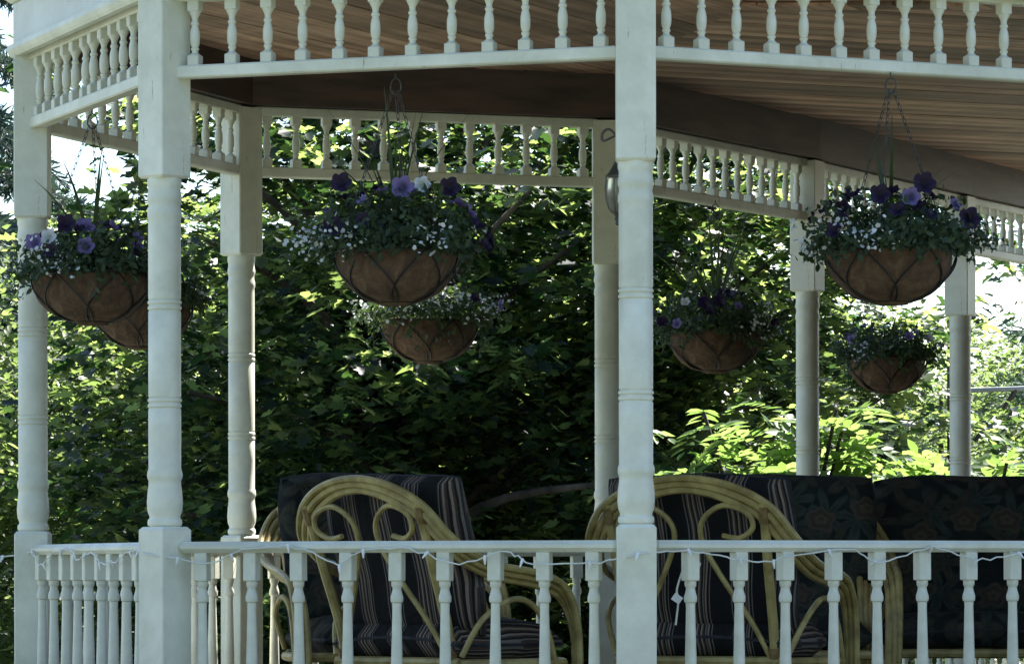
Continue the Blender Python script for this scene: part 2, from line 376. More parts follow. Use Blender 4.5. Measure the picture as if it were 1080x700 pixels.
# mitred strips following the porch edge
def offs(line, o):
    out = []
    for i, p in enumerate(line):
        ns = []
        if i > 0: d = (p-line[i-1]).normalized(); ns.append(Vector((d.y, -d.x, 0)))     # inward side
        if i < len(line)-1: d = (line[i+1]-p).normalized(); ns.append(Vector((d.y, -d.x, 0)))
        n = sum(ns, Vector()); n.normalize(); out.append(p - n*(o/max(n.dot(ns[0]), .3)))
    return out     # o > 0 = outward
FULL = [PR2] + LINE
def strips(name, prof, mat, k0=0):
    """prof: list of (outward offset, z) round the section"""
    ls = [offs(FULL, o) for o, z in prof]; n = len(prof)
    for i in range(k0, len(FULL)-1):
        v = [Vector((ls[k][i].x, ls[k][i].y, prof[k][1])) for k in range(n)] + [Vector((ls[k][i+1].x, ls[k][i+1].y, prof[k][1])) for k in range(n)]
        f = [(k, (k+1) % n, n+(k+1) % n, n+k) for k in range(n)] + [tuple(range(n-1,-1,-1)), tuple(range(n, 2*n))]
        MB().add([gl(p) for p in v], f).build(name, mat, gaz)
strips('beam', [(-.075,Z(2.128)),(.052,Z(2.128)),(.052,Z(2.37)),(-.075,Z(2.37))], M_beam)
strips('fascia', [(.054,Z(2.150)),(.074,Z(2.150)),(.074,Z(2.32)),(.054,Z(2.32))], M_fascia)
strips('moulding', [(.054,Z(2.100)),(.082,Z(2.100)),(.092,Z(2.112)),(.100,Z(2.128)),(.096,Z(2.148)),(.054,Z(2.148))], M_paint)
strips('cornice', [(.054,Z(2.322)),(.085,Z(2.322)),(.115,Z(2.345)),(.19,Z(2.372)),(.19,Z(2.41)),(.054,Z(2.41))], M_paint)
# ceiling of separate planks
def clip(poly, cl):
    out = list(poly)
    for i in range(len(cl)):
        a, b2 = cl[i], cl[(i+1) % len(cl)]; inp = out; out = []
        def side(p): return (b2[0]-a[0])*(p[1]-a[1]) - (b2[1]-a[1])*(p[0]-a[0])
        for j in range(len(inp)):
            p, q = inp[j], inp[(j+1) % len(inp)]; sp, sq_ = side(p), side(q)
            if sp >= 0: out.append(p)
            if sp*sq_ < 0:
                t = sp/(sp-sq_); out.append((p[0]+(q[0]-p[0])*t, p[1]+(q[1]-p[1])*t))
        if not out: break
    return out
def ccw(pl):
    a = sum(pl[i][0]*pl[(i+1) % len(pl)][1]-pl[(i+1) % len(pl)][0]*pl[i][1] for i in range(len(pl)))
    return pl if a > 0 else pl[::-1]
IN = offs(FULL, .03); J = (.95, 17.45)
R7 = IN[9] + Vector((.915,-.40,0))*3.2
rgA = ccw([(IN[3].x,IN[3].y),(IN[4].x,IN[4].y),(IN[5].x,IN[5].y),(IN[6].x,IN[6].y),J,(J[0],IN[2].y+.1),(IN[2].x,IN[2].y)])
rgB = ccw([(J[0],IN[2].y+.13),J,(5.6,17.45),(IN[0].x+2,IN[0].y),(IN[0].x,IN[0].y),(IN[1].x,IN[1].y)])
rgC = ccw([J,(IN[6].x,IN[6].y),(IN[9].x,IN[9].y),(R7.x,R7.y),(5.6,17.45)])
cz = Z(2.335)
back = MB()
for rg in (rgA, rgB, rgC):
    n = len(rg); back.add([gl((x,y,cz+.016)) for x,y in rg]+[gl((x,y,cz+.03)) for x,y in rg], [tuple(range(n-1,-1,-1)), tuple(range(n,2*n))]+[(i,(i+1)%n,n+(i+1)%n,n+i) for i in range(n)])
ceil = back.build('ceiling', M_plank, gaz)
for rg, ang, wd in ((rgA, R(64), .17), (rgB, R(64), .17), (rgC, R(24), .19)):
    c, s_ = math.cos(ang), math.sin(ang)
    us = [x*c+y*s_ for x,y in rg]; vs = [-x*s_+y*c for x,y in rg]
    v0 = min(vs)-.02
    while v0 < max(vs):
        a0, a1 = v0, v0+wd-.007
        q = [(u*c-v*s_, u*s_+v*c) for u, v in ((min(us)-1,a0),(max(us)+1,a0),(max(us)+1,a1),(min(us)-1,a1))]
        pl = clip(q, rg); v0 += wd
        if len(pl) < 3: continue
        ctr = Vector((sum(p[0] for p in pl)/len(pl), sum(p[1] for p in pl)/len(pl), cz + rnd.uniform(-.002,.002)))
        n = len(pl); Mi = Rz(-ang)
        lo = [Mi @ Vector((p[0]-ctr.x, p[1]-ctr.y, 0)) for p in pl]
        me = MB().add(lo+[p+Vector((0,0,.0125)) for p in lo], [tuple(range(n-1,-1,-1)), tuple(range(n,2*n))]+[(i,(i+1)%n,n+(i+1)%n,n+i) for i in range(n)]).mesh('plank', M_plank)
        link('plank', me, ceil, ctr - gaz.location, (0,0,ang))
# roof, deck
OUT = offs(FULL, .30); rp = [(p.x,p.y) for p in OUT] + [(R7.x+1,R7.y+.3),(5.9,17.0)]
n = len(rp); zr = Z(2.415); ap = (1.4, 18.6, zr+1.5)
MB().add([gl((x,y,zr)) for x,y in rp]+[gl((x,y,zr+.10)) for x,y in rp]+[gl(ap)], [tuple(range(n))]+[(i,(i+1)%n,n+(i+1)%n,n+i) for i in range(n)]+[(n+i,n+(i+1)%n,2*n) for i in range(n)]).build('roof', M_roof, gaz)
DK = offs(FULL, .14); dp = [(p.x,p.y) for p in DK] + [(R7.x,R7.y),(5.6,17.2)]
n = len(dp)
MB().add([gl((x,y,-.56)) for x,y in dp]+[gl((x,y,0.0)) for x,y in dp], [tuple(range(n)), tuple(range(n,2*n))]+[(i,(i+1)%n,n+(i+1)%n,n+i) for i in range(n)]).build('deck', M_deck, gaz)

# the house the porch belongs to: its clapboard wall, added unseen and raised to block light, closes the right side, just out of the photograph
M_clap = simple('clapboard', (.11,.105,.095), (.16,.15,.135), 3, .7)
hA, hB = Vector((2.95, 17.2, 0)), Vector((6.6, 24.9, 0)); hd = (hB-hA); hl = hd.length; hd.normalize(); ha = math.atan2(hd.y, hd.x); hn = Vector((hd.y, -hd.x, 0))
hs_ = empty('house', ((hA+hB)/2 + Vector((0,0,-.6))), ha, 'unseen clapboard house wall added at the right to shade the porch', 'house')
MB().box((0,-2.6,3.25), (hl,5.0,6.5)).build('wall', M_clap, hs_)
cb = MB()
for k in range(41): cb.box((0,-.085,.12+k*.155), (hl-.02,.03,.15), Matrix.Rotation(.10,3,'X'))
cb.build('siding', M_clap, hs_)['kind'] = 'stuff'

# ------------------------------------------------------------------ porch lantern behind the nearest post
lan = empty('porch_lantern', (at(652,.955).x, at(652,.955).y, Z(1.385)), 0, 'glass porch lantern on a scroll bracket half hidden behind the front post', 'lantern')
lan.scale = (.9,.9,.84)
lm = MB(); lm.lathe([(.075,.052),(.082,.054),(.10,.036),(.13,.020),(.15,.012),(.17,.012)], 16); lm.build('lamp_cap', M_brass, lan, True)
def glass_mat():
    m, nt, b, out = newmat('lantern_glass'); b.inputs['Base Color'].default_value = (.55,.57,.50,1); b.inputs['Roughness'].default_value = .22
    b.inputs['Transmission Weight'].default_value = .8; b.inputs['IOR'].default_value = 1.3
    n = noise(nt, mapped(nt), 30, 3); bump(nt, b, n, .2, .002); return m
lm = MB(); lm.lathe([(-.08,.020),(-.06,.036),(-.02,.047),(.03,.050),(.074,.046)], 16, cap=False); lm.build('lamp_glass', glass_mat(), lan, True)
lm = MB()
for k in range(6):
    a = k*math.pi/3+.2; lm.tube([(r*math.cos(a), r*math.sin(a), z) for z, r in ((-.08,.022),(-.06,.038),(-.02,.049),(.03,.052),(.076,.048))], .0028, 5)
lm.build('lamp_cage', M_brass, lan)
lm = MB(); lm.lathe([(-.135,.004),(-.128,.011),(-.118,.008),(-.108,.014),(-.095,.010),(-.08,.022)], 12); lm.build('finial', M_brass, lan, True)
lm = MB(); lm.tube(spline([(0,0,.16),(-.004,0,.25),(-.035,0,.29),(-.062,-.01,.27),(-.06,-.03,.235),(-.02,-.06,.25),(.03,-.09,.27),(.052,-.12,.255),(.055,-.53,.25)], 5), .006, 6); lm.build('bracket', M_brass, lan, True)

# ------------------------------------------------------------------ rattan chairs
HP = [(.46,.66,.02),(.478,.70,.3),(.487,.69,.58),(.488,.62,.74),(.485,.48,.80),(.478,.25,.835),(.468,.10,.885),(.435,.0,.965),(.355,-.06,1.075),(.20,-.10,1.155),(0,-.11,1.185)]
CURL = [(.30,.14,.455),(.23,.09,.61),(.13,.03,.78),(.06,-.02,.93),(.075,-.05,1.02),(.165,-.07,1.075),(.265,-.065,1.045),(.285,-.05,.985),(.225,-.03,.945),(.15,-.03,.955)]
def cushion_mesh(name, mat, w_, h, t, nx=20, nz=20, lean=0.0, puff=.6, seed=0):
    """puffy slab with piped edge: x width, z height, y thickness, leaning back; UV.x across"""
    rr = random.Random(seed); v = []; f = []; uv = []
    ph = [rr.uniform(0,6) for _ in range(4)]
    for sgn in (-1, 1):
        for j in range(nz+1):
            for i in range(nx+1):
                a = 2*i/nx-1; c = 2*j/nz-1
                ex = (1-abs(a)**5)**.5; ez = (1-abs(c)**5)**.5
                k = 1 - .030*(abs(a*c))**3 + .006*math.sin(5*a+ph[1])*abs(c)**3
                wob = 1 + .05*math.sin(3*a+ph[0])*math.cos(2.5*c+ph[1]) + .03*math.sin(7*a+ph[2]+2*c)
                x = a*w_/2*k; z = h*(c+1)/2*k; y = sgn*t/2*(.18+.82*(ex*ez)**puff)*wob
                v.append((x + .008*math.sin(4*c+ph[3]), y - lean*z + .03*a*a, z)); uv.append((i/nx, j/nz))
    m = (nx+1)*(nz+1)
    for s in (0, 1):
        for j in range(nz):
            for i in range(nx):
                q = [s*m+j*(nx+1)+i, s*m+j*(nx+1)+i+1, s*m+(j+1)*(nx+1)+i+1, s*m+(j+1)*(nx+1)+i]
                f.append(tuple(q if s == 0 else q[::-1]))
    bd = [i for i in range(nx+1)] + [(j+1)*(nx+1)-1 for j in range(1, nz+1)] + [nz*(nx+1)+i for i in range(nx-1,-1,-1)] + [j*(nx+1) for j in range(nz-1,0,-1)]
    for k in range(len(bd)):
        a, c = bd[k], bd[(k+1) % len(bd)]; f.append((c, a, a+m, c+m))
    me = bpy.data.meshes.new(name); me.from_pydata(v, [], f); me.update(); me.materials.append(mat)
    ul = me.uv_layers.new(name='UVMap'); co = np.array([uv[l.vertex_index] for l in me.loops], dtype=np.float32); ul.data.foreach_set('uv', co.ravel())
    me.shade_smooth()
    edge = [tuple((Vector(v[i])+Vector(v[i+m]))/2) for i in bd]
    return me, edge
def rattan_seat(px, r, yaw, fabric, name, label, cat, group=None, ext=0.0, ncush=1, seed=1, scale=1.0):
    ap_ = at(px, r); off = Rz(-yaw) @ Vector((0,-.11,0))*scale
    root = empty(name, (ap_.x-off.x, ap_.y-off.y, 0), -yaw, label, cat, group)
    root.scale = (scale, scale, 1)
    def sx(p, s): return (s*(p[0]+ext), p[1], p[2])
    for k in range(3):
        pth = []
        for p in HP:
            t = min(max((p[2]-.7)/.4, 0), 1)
            pth.append((p[0]-.022*k*(1 if p[0] > .1 else p[0]/.1), p[1]+.010*k, p[2]-(.023*k if p[2] > .7 else .03*k*max(0,(p[2]-.45)/.25))))
        full = [sx(p, 1) for p in pth[:-1]]
        if ext == 0: full += [pth[-1]]
        full += [sx(p, -1) for p in reversed(pth[:-1])]
        MB().tube(spline(full, 5), .0155, 8).build('hoop_pole', M_rattan, root, True)
    for s in (1,-1):
        for p, q in (((.333,-.055,1.07),(.331,-.035,1.005)), ((.316,.125,.50),(.315,.138,.462)), ((.292,.138,.475),(.281,.130,.505))):
            MB().tube([sx(p, s), sx(q, s)], .0245 if p[0] > .3 else .0145, 8).build('cane_binding', M_rattan_dark, root, True)
    for s in (1,-1):
        MB().tube(spline([sx((.335,-.06,1.085), s), sx((.325,.02,.85), s), sx((.315,.14,.45), s), sx((.33,.06,.02), s)], 5), .021, 8).build('back_post', M_rattan, root, True)
        MB().tube(spline([sx(p, s) for p in CURL], 5), .0115, 7).build('scroll_rod', M_rattan, root, True)
        MB().tube(spline([sx(p, s) for p in [(.455,.60,.05),(.46,.585,.42),(.455,.50,.64),(.45,.36,.70),(.43,.2,.62),(.37,.14,.47)]], 5), .0125, 8).build('arm_brace', M_rattan, root, True)
    wx = .36+ext
    MB().tube([(-wx,.14,.445),(wx,.14,.445)], .021, 8).build('back_rail', M_rattan, root, True)
    MB().tube(spline([(wx,.14,.44),(wx+.08,.4,.44),(wx+.07,.66,.44),(wx-.1,.72,.44),(0,.74,.44),(-wx+.1,.72,.44),(-wx-.07,.66,.44),(-wx-.08,.4,.44),(-wx,.14,.44)], 4), .021, 8).build('seat_rail', M_rattan, root, True)
    W = (.80+2*ext)/ncush if ncush > 1 else .78
    for k in range(ncush):
        cx = (k-(ncush-1)/2)*W
        me, ed = cushion_mesh('seat_cushion', fabric, W*.97 if ncush > 1 else .74, .62, .17, 12, 12, seed=seed+k)
        so = link('seat_cushion', me, root, (cx, .12, .545), (R(-90), 0, 0)); so.scale = (1,1,1)
        MB().tube(ed, .007, 5, True).build('piping', M_piping, so)
        me, ed = cushion_mesh('back_cushion', fabric, W, .645 if fabric is M_stripe else .69, .17, 20, 20, lean=.24, seed=seed+5+k)
        bo = link('back_cushion', me, root, (cx, .235, .555))
        MB().tube(ed, .007, 5, True).build('piping', M_piping, bo)
    return root
gch = 'rattan seats with cushions on the porch'
rattan_seat(372, .88, R(45), M_stripe, 'rattan_chair', 'tan rattan armchair with striped cushion seen from behind, left of the front post', 'chair', gch, seed=11)
rattan_seat(718, .88, R(22), M_stripe, 'rattan_chair', 'tan rattan armchair with striped cushion seen from behind, right of the front post', 'chair', gch, seed=23)
rattan_seat(366, .78, R(160), M_floral, 'rattan_chair', 'rattan armchair with dark floral cushion peeking out behind the left striped armchair', 'chair', gch, seed=31)
rattan_seat(826, .765, R(184), M_floral, 'rattan_chair', 'dark floral armchair facing the camera between the right striped armchair and the sofa', 'chair', gch, seed=47, scale=1.06)
rattan_seat(1116, .755, R(180), M_floral, 'rattan_sofa', 'dark floral cushioned rattan sofa at the right end of the porch', 'sofa', gch, ext=.50, ncush=2, seed=53)

# ------------------------------------------------------------------ leaf clouds (numpy)
def unit(a): return a/np.maximum(np.linalg.norm(a, axis=1, keepdims=True), 1e-9)
def cloud_mesh(name, mat, C, size, nrm, fwd, tv, tf):
    """one small folded polygon pair per centre. tv (k,3) template, tf faces of equal size"""
    n = len(C); tv = np.asarray(tv, float); tf = np.asarray(tf, int); k = len(tv)
    Zx = unit(nrm); Y = fwd - (fwd*Zx).sum(1, keepdims=True)*Zx; Y = unit(Y); X = np.cross(Y, Zx)
    V = C[:,None,:] + size[:,None,None]*(tv[None,:,0:1]*X[:,None,:] + tv[None,:,1:2]*Y[:,None,:] + tv[None,:,2:3]*Zx[:,None,:])
    F = (tf[None,:,:] + (np.arange(n)*k)[:,None,None]).reshape(-1, tf.shape[1])
    me = bpy.data.meshes.new(name); me.vertices.add(n*k); me.vertices.foreach_set('co', V.reshape(-1).astype(np.float32))
    nf, fs = F.shape; me.loops.add(nf*fs); me.loops.foreach_set('vertex_index', F.reshape(-1).astype(np.int32))
    me.polygons.add(nf); me.polygons.foreach_set('loop_start', (np.arange(nf)*fs).astype(np.int32)); me.polygons.foreach_set('loop_total', np.full(nf, fs, np.int32))
    me.update(calc_edges=True); me.materials.append(mat); return me
# five-lobed leaf: two halves sharing the midrib (base at origin, tip at +y)
half = [(.30,.02,.05),(.20,.20,.02),(.50,.42,.08),(.22,.50,.03),(.27,.72,.05)]
MAPLE_V = [(0,0,0),(0,1.0,-.08)] + half + [(-x,y,z) for x,y,z in half]
MAPLE_F = [(0,2,3,4,5,6,1),(1,11,10,9,8,7,0)]
OVAL_V = [(0,0,0),(.22,.3,.04),(.2,.65,.03),(0,1,-.06),(-.2,.65,.03),(-.22,.3,.04)]
OVAL_F = [(0,1,2,3),(3,4,5,0)]
QUAD_V = [(0,0,0),(.3,.5,.03),(0,1,-.03),(-.3,.5,.03)]; QUAD_F = [(0,1,2,3)]
def rdirs(g, n):
    d = g.normal(size=(n,3)); return unit(d)
def crown(g, centre, rad, nclump, per, lsize, clump_r, mat, tmpl, name, low=-1.0, tilt=.75, shell=.55, keep=None, fringe=0):
    C = []
    while len(C) < nclump:
        d = rdirs(g, 1)[0]; d = d/(np.abs(d)**3).sum()**(1/3); r = shell + (1-shell)*g.random()**.6 if g.random() < .8 else g.random()*shell
        p = d*r*(1+.16*math.sin(5*d[0]+3*d[2])*math.cos(4*d[1]+1))
        if p[2] < low: continue
        q = np.array(centre) + p*np.array(rad)
        if keep and not keep(q): continue
        C.append(q)
    nf = 0
    while nf < fringe:                       # loose outer sprays standing clear of the mass
        d = rdirs(g, 1)[0]; d = d/(np.abs(d)**3).sum()**(1/3); r = 1.04+.30*g.random()
        if d[2]*r < low: continue
        C.append(np.array(centre)+d*r*np.array(rad)); nf += 1
    C = np.array(C)
    cnt = np.where(np.arange(len(C)) < nclump, per, np.maximum(6, (per*(.35+.65*g.random(len(C)))).astype(int)))
    k = np.repeat(np.arange(len(C)), cnt); n = len(k)
    off = g.normal(size=(n,3))*np.array([clump_r, clump_r, clump_r*.45])*np.where(k < nclump, 1.0, .85)[:,None]
    pos = C[k] + off
    up = np.tile([0,0,1.0], (n,1)) + rdirs(g, n)*tilt
    fwd = off*np.array([1,1,.3]) + rdirs(g, n)*clump_r*.9 - np.array([0,0,.5*clump_r])
    sz = lsize*(.5+.95*g.random(n))
    return cloud_mesh(name, mat, pos, sz, up, fwd, *tmpl), C
def trunk_mesh(g, base, height, r0, targets, name='trunk', lean=0.0):
    b_ = MB(); p0 = Vector(base)
    pts = [p0 + Vector((lean*t*height + .08*math.sin(4*t+1)*height*.2, .05*math.sin(3*t)*height*.3, t*height)) for t in np.linspace(0,1,9)]
    b_.tube(pts, [r0*(1-.75*t)*(1.25 if t < .05 else 1) for t in np.linspace(0,1,9)], 9)
    for c in targets:
        c = Vector(c); t = min(max((c.z-p0.z)/height*.62, .14), .93); a = p0.lerp(pts[-1], t); a = pts[min(int(t*8),7)].lerp(pts[min(int(t*8)+1,8)], t*8-int(t*8))
        m1 = a.lerp(c, .45) + Vector((g.normal()*.12, g.normal()*.12, .18*(c-a).length*.6))
        pa = spline([a, m1, c], 5); n = len(pa); rr = r0*.42*(1-.6*t)
        b_.tube(pa, [rr*(1-.85*i/(n-1)) + .004 for i in range(n)], 6)
    return b_.mesh(name, M_bark, True, 60)
def tree_pair(seed, rad, cz_, height, nclump, per, ls, cr, mat, tmpl, r0=.16, low=-.9, nl=26, tilt=.75, shell=.55, fringe=0):
    g = np.random.default_rng(seed)
    cm, C = crown(g, (0,0,cz_), rad, nclump, per, ls, cr, mat, tmpl, 'crown', low, tilt, shell, None, fringe)
    tm = trunk_mesh(g, (0,0,-.1), height, r0, C[g.choice(len(C), nl, replace=False)])
    return tm, cm
def plant_tree(name, label, cat, pair, x, y, rz, s=1.0, group=None, z=None, sz=None):
    o = empty(name, (x, y, ground_h(x,y) if z is None else z), rz, label, cat, group); o.scale = (s, s, sz or s)
    link('trunk', pair[0], o); c = link('crown', pair[1], o); c['kind'] = 'stuff'
    return o
mapA = tree_pair(101, (2.25,2.0,2.75), 2.75, 4.9, 600, 50, .102, .15, M_maple, (MAPLE_V, MAPLE_F), tilt=.6, shell=.45, fringe=120)
mapB = tree_pair(202, (2.35,2.1,2.85), 2.85, 5.1, 620, 50, .104, .155, M_maple, (MAPLE_V, MAPLE_F), tilt=.6, shell=.45, fringe=125)
gm = 'leafy maples close behind the porch'
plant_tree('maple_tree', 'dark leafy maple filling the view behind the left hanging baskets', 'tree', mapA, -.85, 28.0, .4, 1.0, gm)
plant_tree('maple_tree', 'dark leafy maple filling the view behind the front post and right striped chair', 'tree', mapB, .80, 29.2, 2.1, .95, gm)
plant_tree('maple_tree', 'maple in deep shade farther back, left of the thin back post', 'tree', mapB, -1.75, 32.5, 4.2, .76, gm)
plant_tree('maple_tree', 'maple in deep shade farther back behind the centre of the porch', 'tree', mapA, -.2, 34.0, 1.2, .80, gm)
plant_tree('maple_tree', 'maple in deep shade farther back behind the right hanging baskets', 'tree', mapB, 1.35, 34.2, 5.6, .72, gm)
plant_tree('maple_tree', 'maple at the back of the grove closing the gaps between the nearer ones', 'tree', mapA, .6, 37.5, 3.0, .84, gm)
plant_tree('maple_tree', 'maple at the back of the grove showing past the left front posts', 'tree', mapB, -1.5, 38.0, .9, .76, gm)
# lower, sunlit broadleaf growth
busA = tree_pair(303, (1.5,1.4,1.3), 1.35, 2.2, 170, 46, .10, .20, M_bush, (OVAL_V, OVAL_F), .05, -.95, 18)
busB = tree_pair(404, (2.0,1.7,2.3), 2.6, 4.2, 240, 46, .12, .27, M_bush, (OVAL_V, OVAL_F), .09, -.95, 20)
gb = 'sunlit bushes beyond the porch'
for i, (x, y, s, lab) in enumerate([
    (-3.95, 30.5, .74, 'sunlit green bush beside the far left post at the left edge'),
    (-5.2, 37.0, .95, 'pale green bush behind the far left post under the conifer'),
    (-3.0, 31.6, .74, 'green bush between the two left posts below the left basket'),
    ]):
    plant_tree('bush', lab, 'bush', busA if i % 2 else busB, x, y, i*1.3, s, gb)
gt = 'pale green trees in the distance at the right'
for i, (x, y, s, lab) in enumerate([
    (3.75, 36.0, .70, 'low green tree behind the smallest hanging basket'),
    (4.55, 37.5, .42, 'low green bush in front of the white van'),
    (5.2, 44.0, .68, 'yellow green tree behind the post and rail frame, just right of the farthest post'),
    (5.9, 47.0, .66, 'yellow green tree at the right edge behind the grey rail'),
    (5.0, 55.0, .72, 'pale distant tree showing left of the farthest post'),
    (7.3, 60.0, .72, 'pale distant tree right of the farthest post in front of the hill'),
    (8.0, 62.0, .70, 'pale distant tree at the far right below the hill'),
    (-6.0, 56.0, .62, 'pale distant tree seen above the left hanging basket'),
    (-7.3, 60.0, .66, 'pale distant tree at the left edge beyond the conifer'),
    (-5.4, 64.0, .66, 'distant tree just left of the thin front post'),
    ]):
    plant_tree('broadleaf_tree', lab, 'tree', busB, x, y, i*.9, s, gt if x > 0 else 'pale green trees in the distance at the left')
# conifers: drooping sprays
def conifer_meshes(seed, H, Rb, nb, mat, nl, droop, dens=150, start=.1):
    g = np.random.default_rng(seed); b_ = MB()
    b_.tube([(0,0,-.1),(0.02,0,H*.5),(0,0,H)], [.11,.07,.012], 8)
    P_ = []; F_ = []
    for i in range(nb):
        t = start + (1-start)*(i+g.random())/nb; L = Rb*(1-t)**.75*(.75+.4*g.random()) + .12; a = i*2.4+g.random()*.6
        d = np.array([math.cos(a), math.sin(a), 0]); z0_ = t*H
        u = np.linspace(0,1,6); pts = [np.array([0,0,z0_]) + d*L*x + np.array([0,0,L*(.22*x-droop*x*x)]) for x in u]
        b_.tube([tuple(p) for p in pts], [.018*(1-.8*x)+.003 for x in u], 5)
        side = np.array([-d[1], d[0], 0])
        ns = int(10*L)+4
        for k in range(ns):
            x = .15+.85*(k+g.random())/ns; p = np.array([0,0,z0_])+d*L*x+np.array([0,0,L*(.22*x-droop*x*x)])
            tw = side*(1 if k % 2 else -1)*(.18+.25*(1-x))*L*.8 + d*.14*L + np.array([0,0,-.22*droop*L])
            m = int(dens*np.linalg.norm(tw))+4; q = g.random(m)
            P_.append(p + tw*q[:,None]); F_.append(np.tile(unit(tw[None])[0], (m,1)) + g.normal(size=(m,3))*.75 + np.array([0,0,-.2]))
    C = np.concatenate(P_); Fw = np.concatenate(F_); n = len(C)
    cm = cloud_mesh('crown', mat, C, nl*(.7+.6*g.random(n)), rdirs(g, n), Fw, [(0,0,0),(.055,.5,0),(0,1,0),(-.055,.5,0)], QUAD_F)
    return b_.mesh('trunk', M_bark, True), cm
con = conifer_meshes(7, 9.0, 2.4, 64, M_needle, .17, .55, 170)
plant_tree('conifer_tree', 'dark drooping conifer against the sky at the left edge', 'tree', con, -5.05, 36.0, .5, 1.0)
pin = conifer_meshes(8, 5.2, 2.0, 22, M_pine, .17, -.05, 80, .45)
plant_tree('pine_tree', 'blue green pine reaching into the sky at the right edge', 'tree', pin, 5.35, 36.0, 1.1, 1.0)
spr = conifer_meshes(9, 3.2, 1.3, 44, M_needle, .14, .3, 150, .05)
plant_tree('spruce_tree', 'small blue grey spruce in shade below the smallest hanging basket', 'tree', spr, 2.85, 33.5, .3, .95)
# bright long-leaved shrub right behind the rail, each compound frond a part
g = np.random.default_rng(77)
def frond_mesh(seed):
    q = np.random.default_rng(seed); n = 13; t = np.linspace(.18,1,n); L = .46
    ctr = []; fw = []; up = []
    for i, x in enumerate(t):
        s = 1 if i % 2 else -1
        if i == n-1: s = 0
        ctr.append((0, L*x, .10*math.sin(x*2.2)-.12*x*x)); fw.append((s*1.0, .55 if s else 1, -.25+q.normal()*.12)); up.append((q.normal()*.2, q.normal()*.2, 1))
    me = cloud_mesh('frond', M_sumac, np.array(ctr), (.15+.03*q.random(n)), np.array(up), np.array(fw), [(x*.95,y,z) for x,y,z in OVAL_V], OVAL_F); return me
fronds = [frond_mesh(s) for s in range(5)]
def long_leaf_shrub(x0, y0, h, sp, n, label, seed):
    q = np.random.default_rng(seed); o = empty('shrub', (x0, y0, ground_h(x0,y0)), 0, label, 'shrub', 'bright long-leaved shrubs outside the back rail')
    st = MB()
    for k in range(9):
        a = q.random()*6.28; tip = (math.cos(a)*sp*q.random(), math.sin(a)*sp*.7*q.random(), h*(.75+.25*q.random()))
        st.tube(spline([(0,0,-.05),(tip[0]*.3,tip[1]*.3,tip[2]*.5),tip], 4), .012, 5)
        for j in range(n//9):
            f = .45+.55*(j+1)/(n//9); az = q.random()*6.28
            p = (tip[0]*f + q.normal()*.10, tip[1]*f + q.normal()*.10, tip[2]*f)
            link('frond', fronds[q.integers(5)], o, p, (q.normal()*.35+.15, q.normal()*.3, az), (.60+.22*q.random(),)*3)
    st.build('stem', M_bark, o)
long_leaf_shrub(1.62, 24.9, 2.38, .50, 261, 'bright green long-leaved shrub between the right chair and the middle back post', 1)
long_leaf_shrub(2.75, 25.6, 2.10, .85, 288, 'bright green long-leaved shrub above the sofa between the two far posts', 2)
long_leaf_shrub(2.2, 25.8, 2.05, .6, 198, 'bright green long-leaved shrub behind the middle back post', 3)

# ------------------------------------------------------------------ post and rail frame and parked car far right
fr = empty('rail_frame', (4.6, 34, ground_h(4.6,34)), 0, 'grey weathered post and rail frame crossing behind the farthest post', 'frame')
gh = fr.location.z
def frp(px, py): p = at(px, DN/34, py); return Vector((p.x-4.6, 0, p.z-gh))
a, c = frp(1000, 413), frp(1150, 408); MB().tube([a, c], .021, 7).build('rail', M_pipe, fr, True)
a, c = frp(940, 448), frp(1046, 449); MB().tube([a+Vector((0,.05,0)), c+Vector((0,.05,0))], .018, 7).build('rail', M_pipe, fr, True)
for p_, q_ in (((1072,411),(1058,432)), ((1042,447),(1028,466))):
    MB().tube([frp(*p_), frp(*q_)], .020, 6).build('brace', M_bark, fr, True)
for px, py in ((945, 424), (1003, 330), (1150, 404)):
    t = frp(px, py); MB().tube([Vector((t.x, .09, -.1)), Vector((t.x, .09, t.z))], .035 if px == 945 else .022, 7).build('upright', M_bark, fr, True)
M_car = simple('car_paint', (.74,.75,.77), (.8,.81,.82), 2, .25, bs=0)
M_cglass = simple('car_glass', (.02,.025,.03), (.04,.045,.05), 2, .08, bs=0)
M_tyre = simple('tyre', (.02,.02,.02), (.03,.03,.03), 5, .85)
cy = 41; cx = at(1062, DN/cy).x + 2.45; ctop = at(0, DN/cy, 477).z
van = empty('parked_van', (cx, cy, ctop-2.42), 0, 'white parked van whose roof strip shows above the sofa at the right edge', 'van')
def extrude(prof, w_):
    n = len(prof); m_ = MB()
    m_.add([(x, -w_/2, z) for x, z in prof]+[(x, w_/2, z) for x, z in prof], [tuple(range(n)), tuple(range(2*n-1,n-1,-1))]+[(i, n+i, n+(i+1)%n, (i+1)%n) for i in range(n)]); return m_
extrude([(-2.4,.35),(2.4,.35),(2.45,.8),(2.2,1.2),(1.75,1.30),(-2.4,1.38)], 1.9).build('body', M_car, van)
extrude([(-2.36,1.382),(1.72,1.302),(1.15,2.16),(-2.3,2.20)], 1.78).build('window', M_cglass, van)
extrude([(-2.42,2.202),(1.16,2.164),(1.0,2.33),(.4,2.42),(-2.1,2.42),(-2.4,2.34)], 1.82).build('roof', M_car, van)
for x in (-1.5, 1.5):
    for y in (-.86, .86):
        MB().lathe([(-.1,.35),(.1,.35)], 16, (x, y, .35), M=Matrix.Rotation(R(90), 3, 'X')).build('wheel', M_tyre, van)

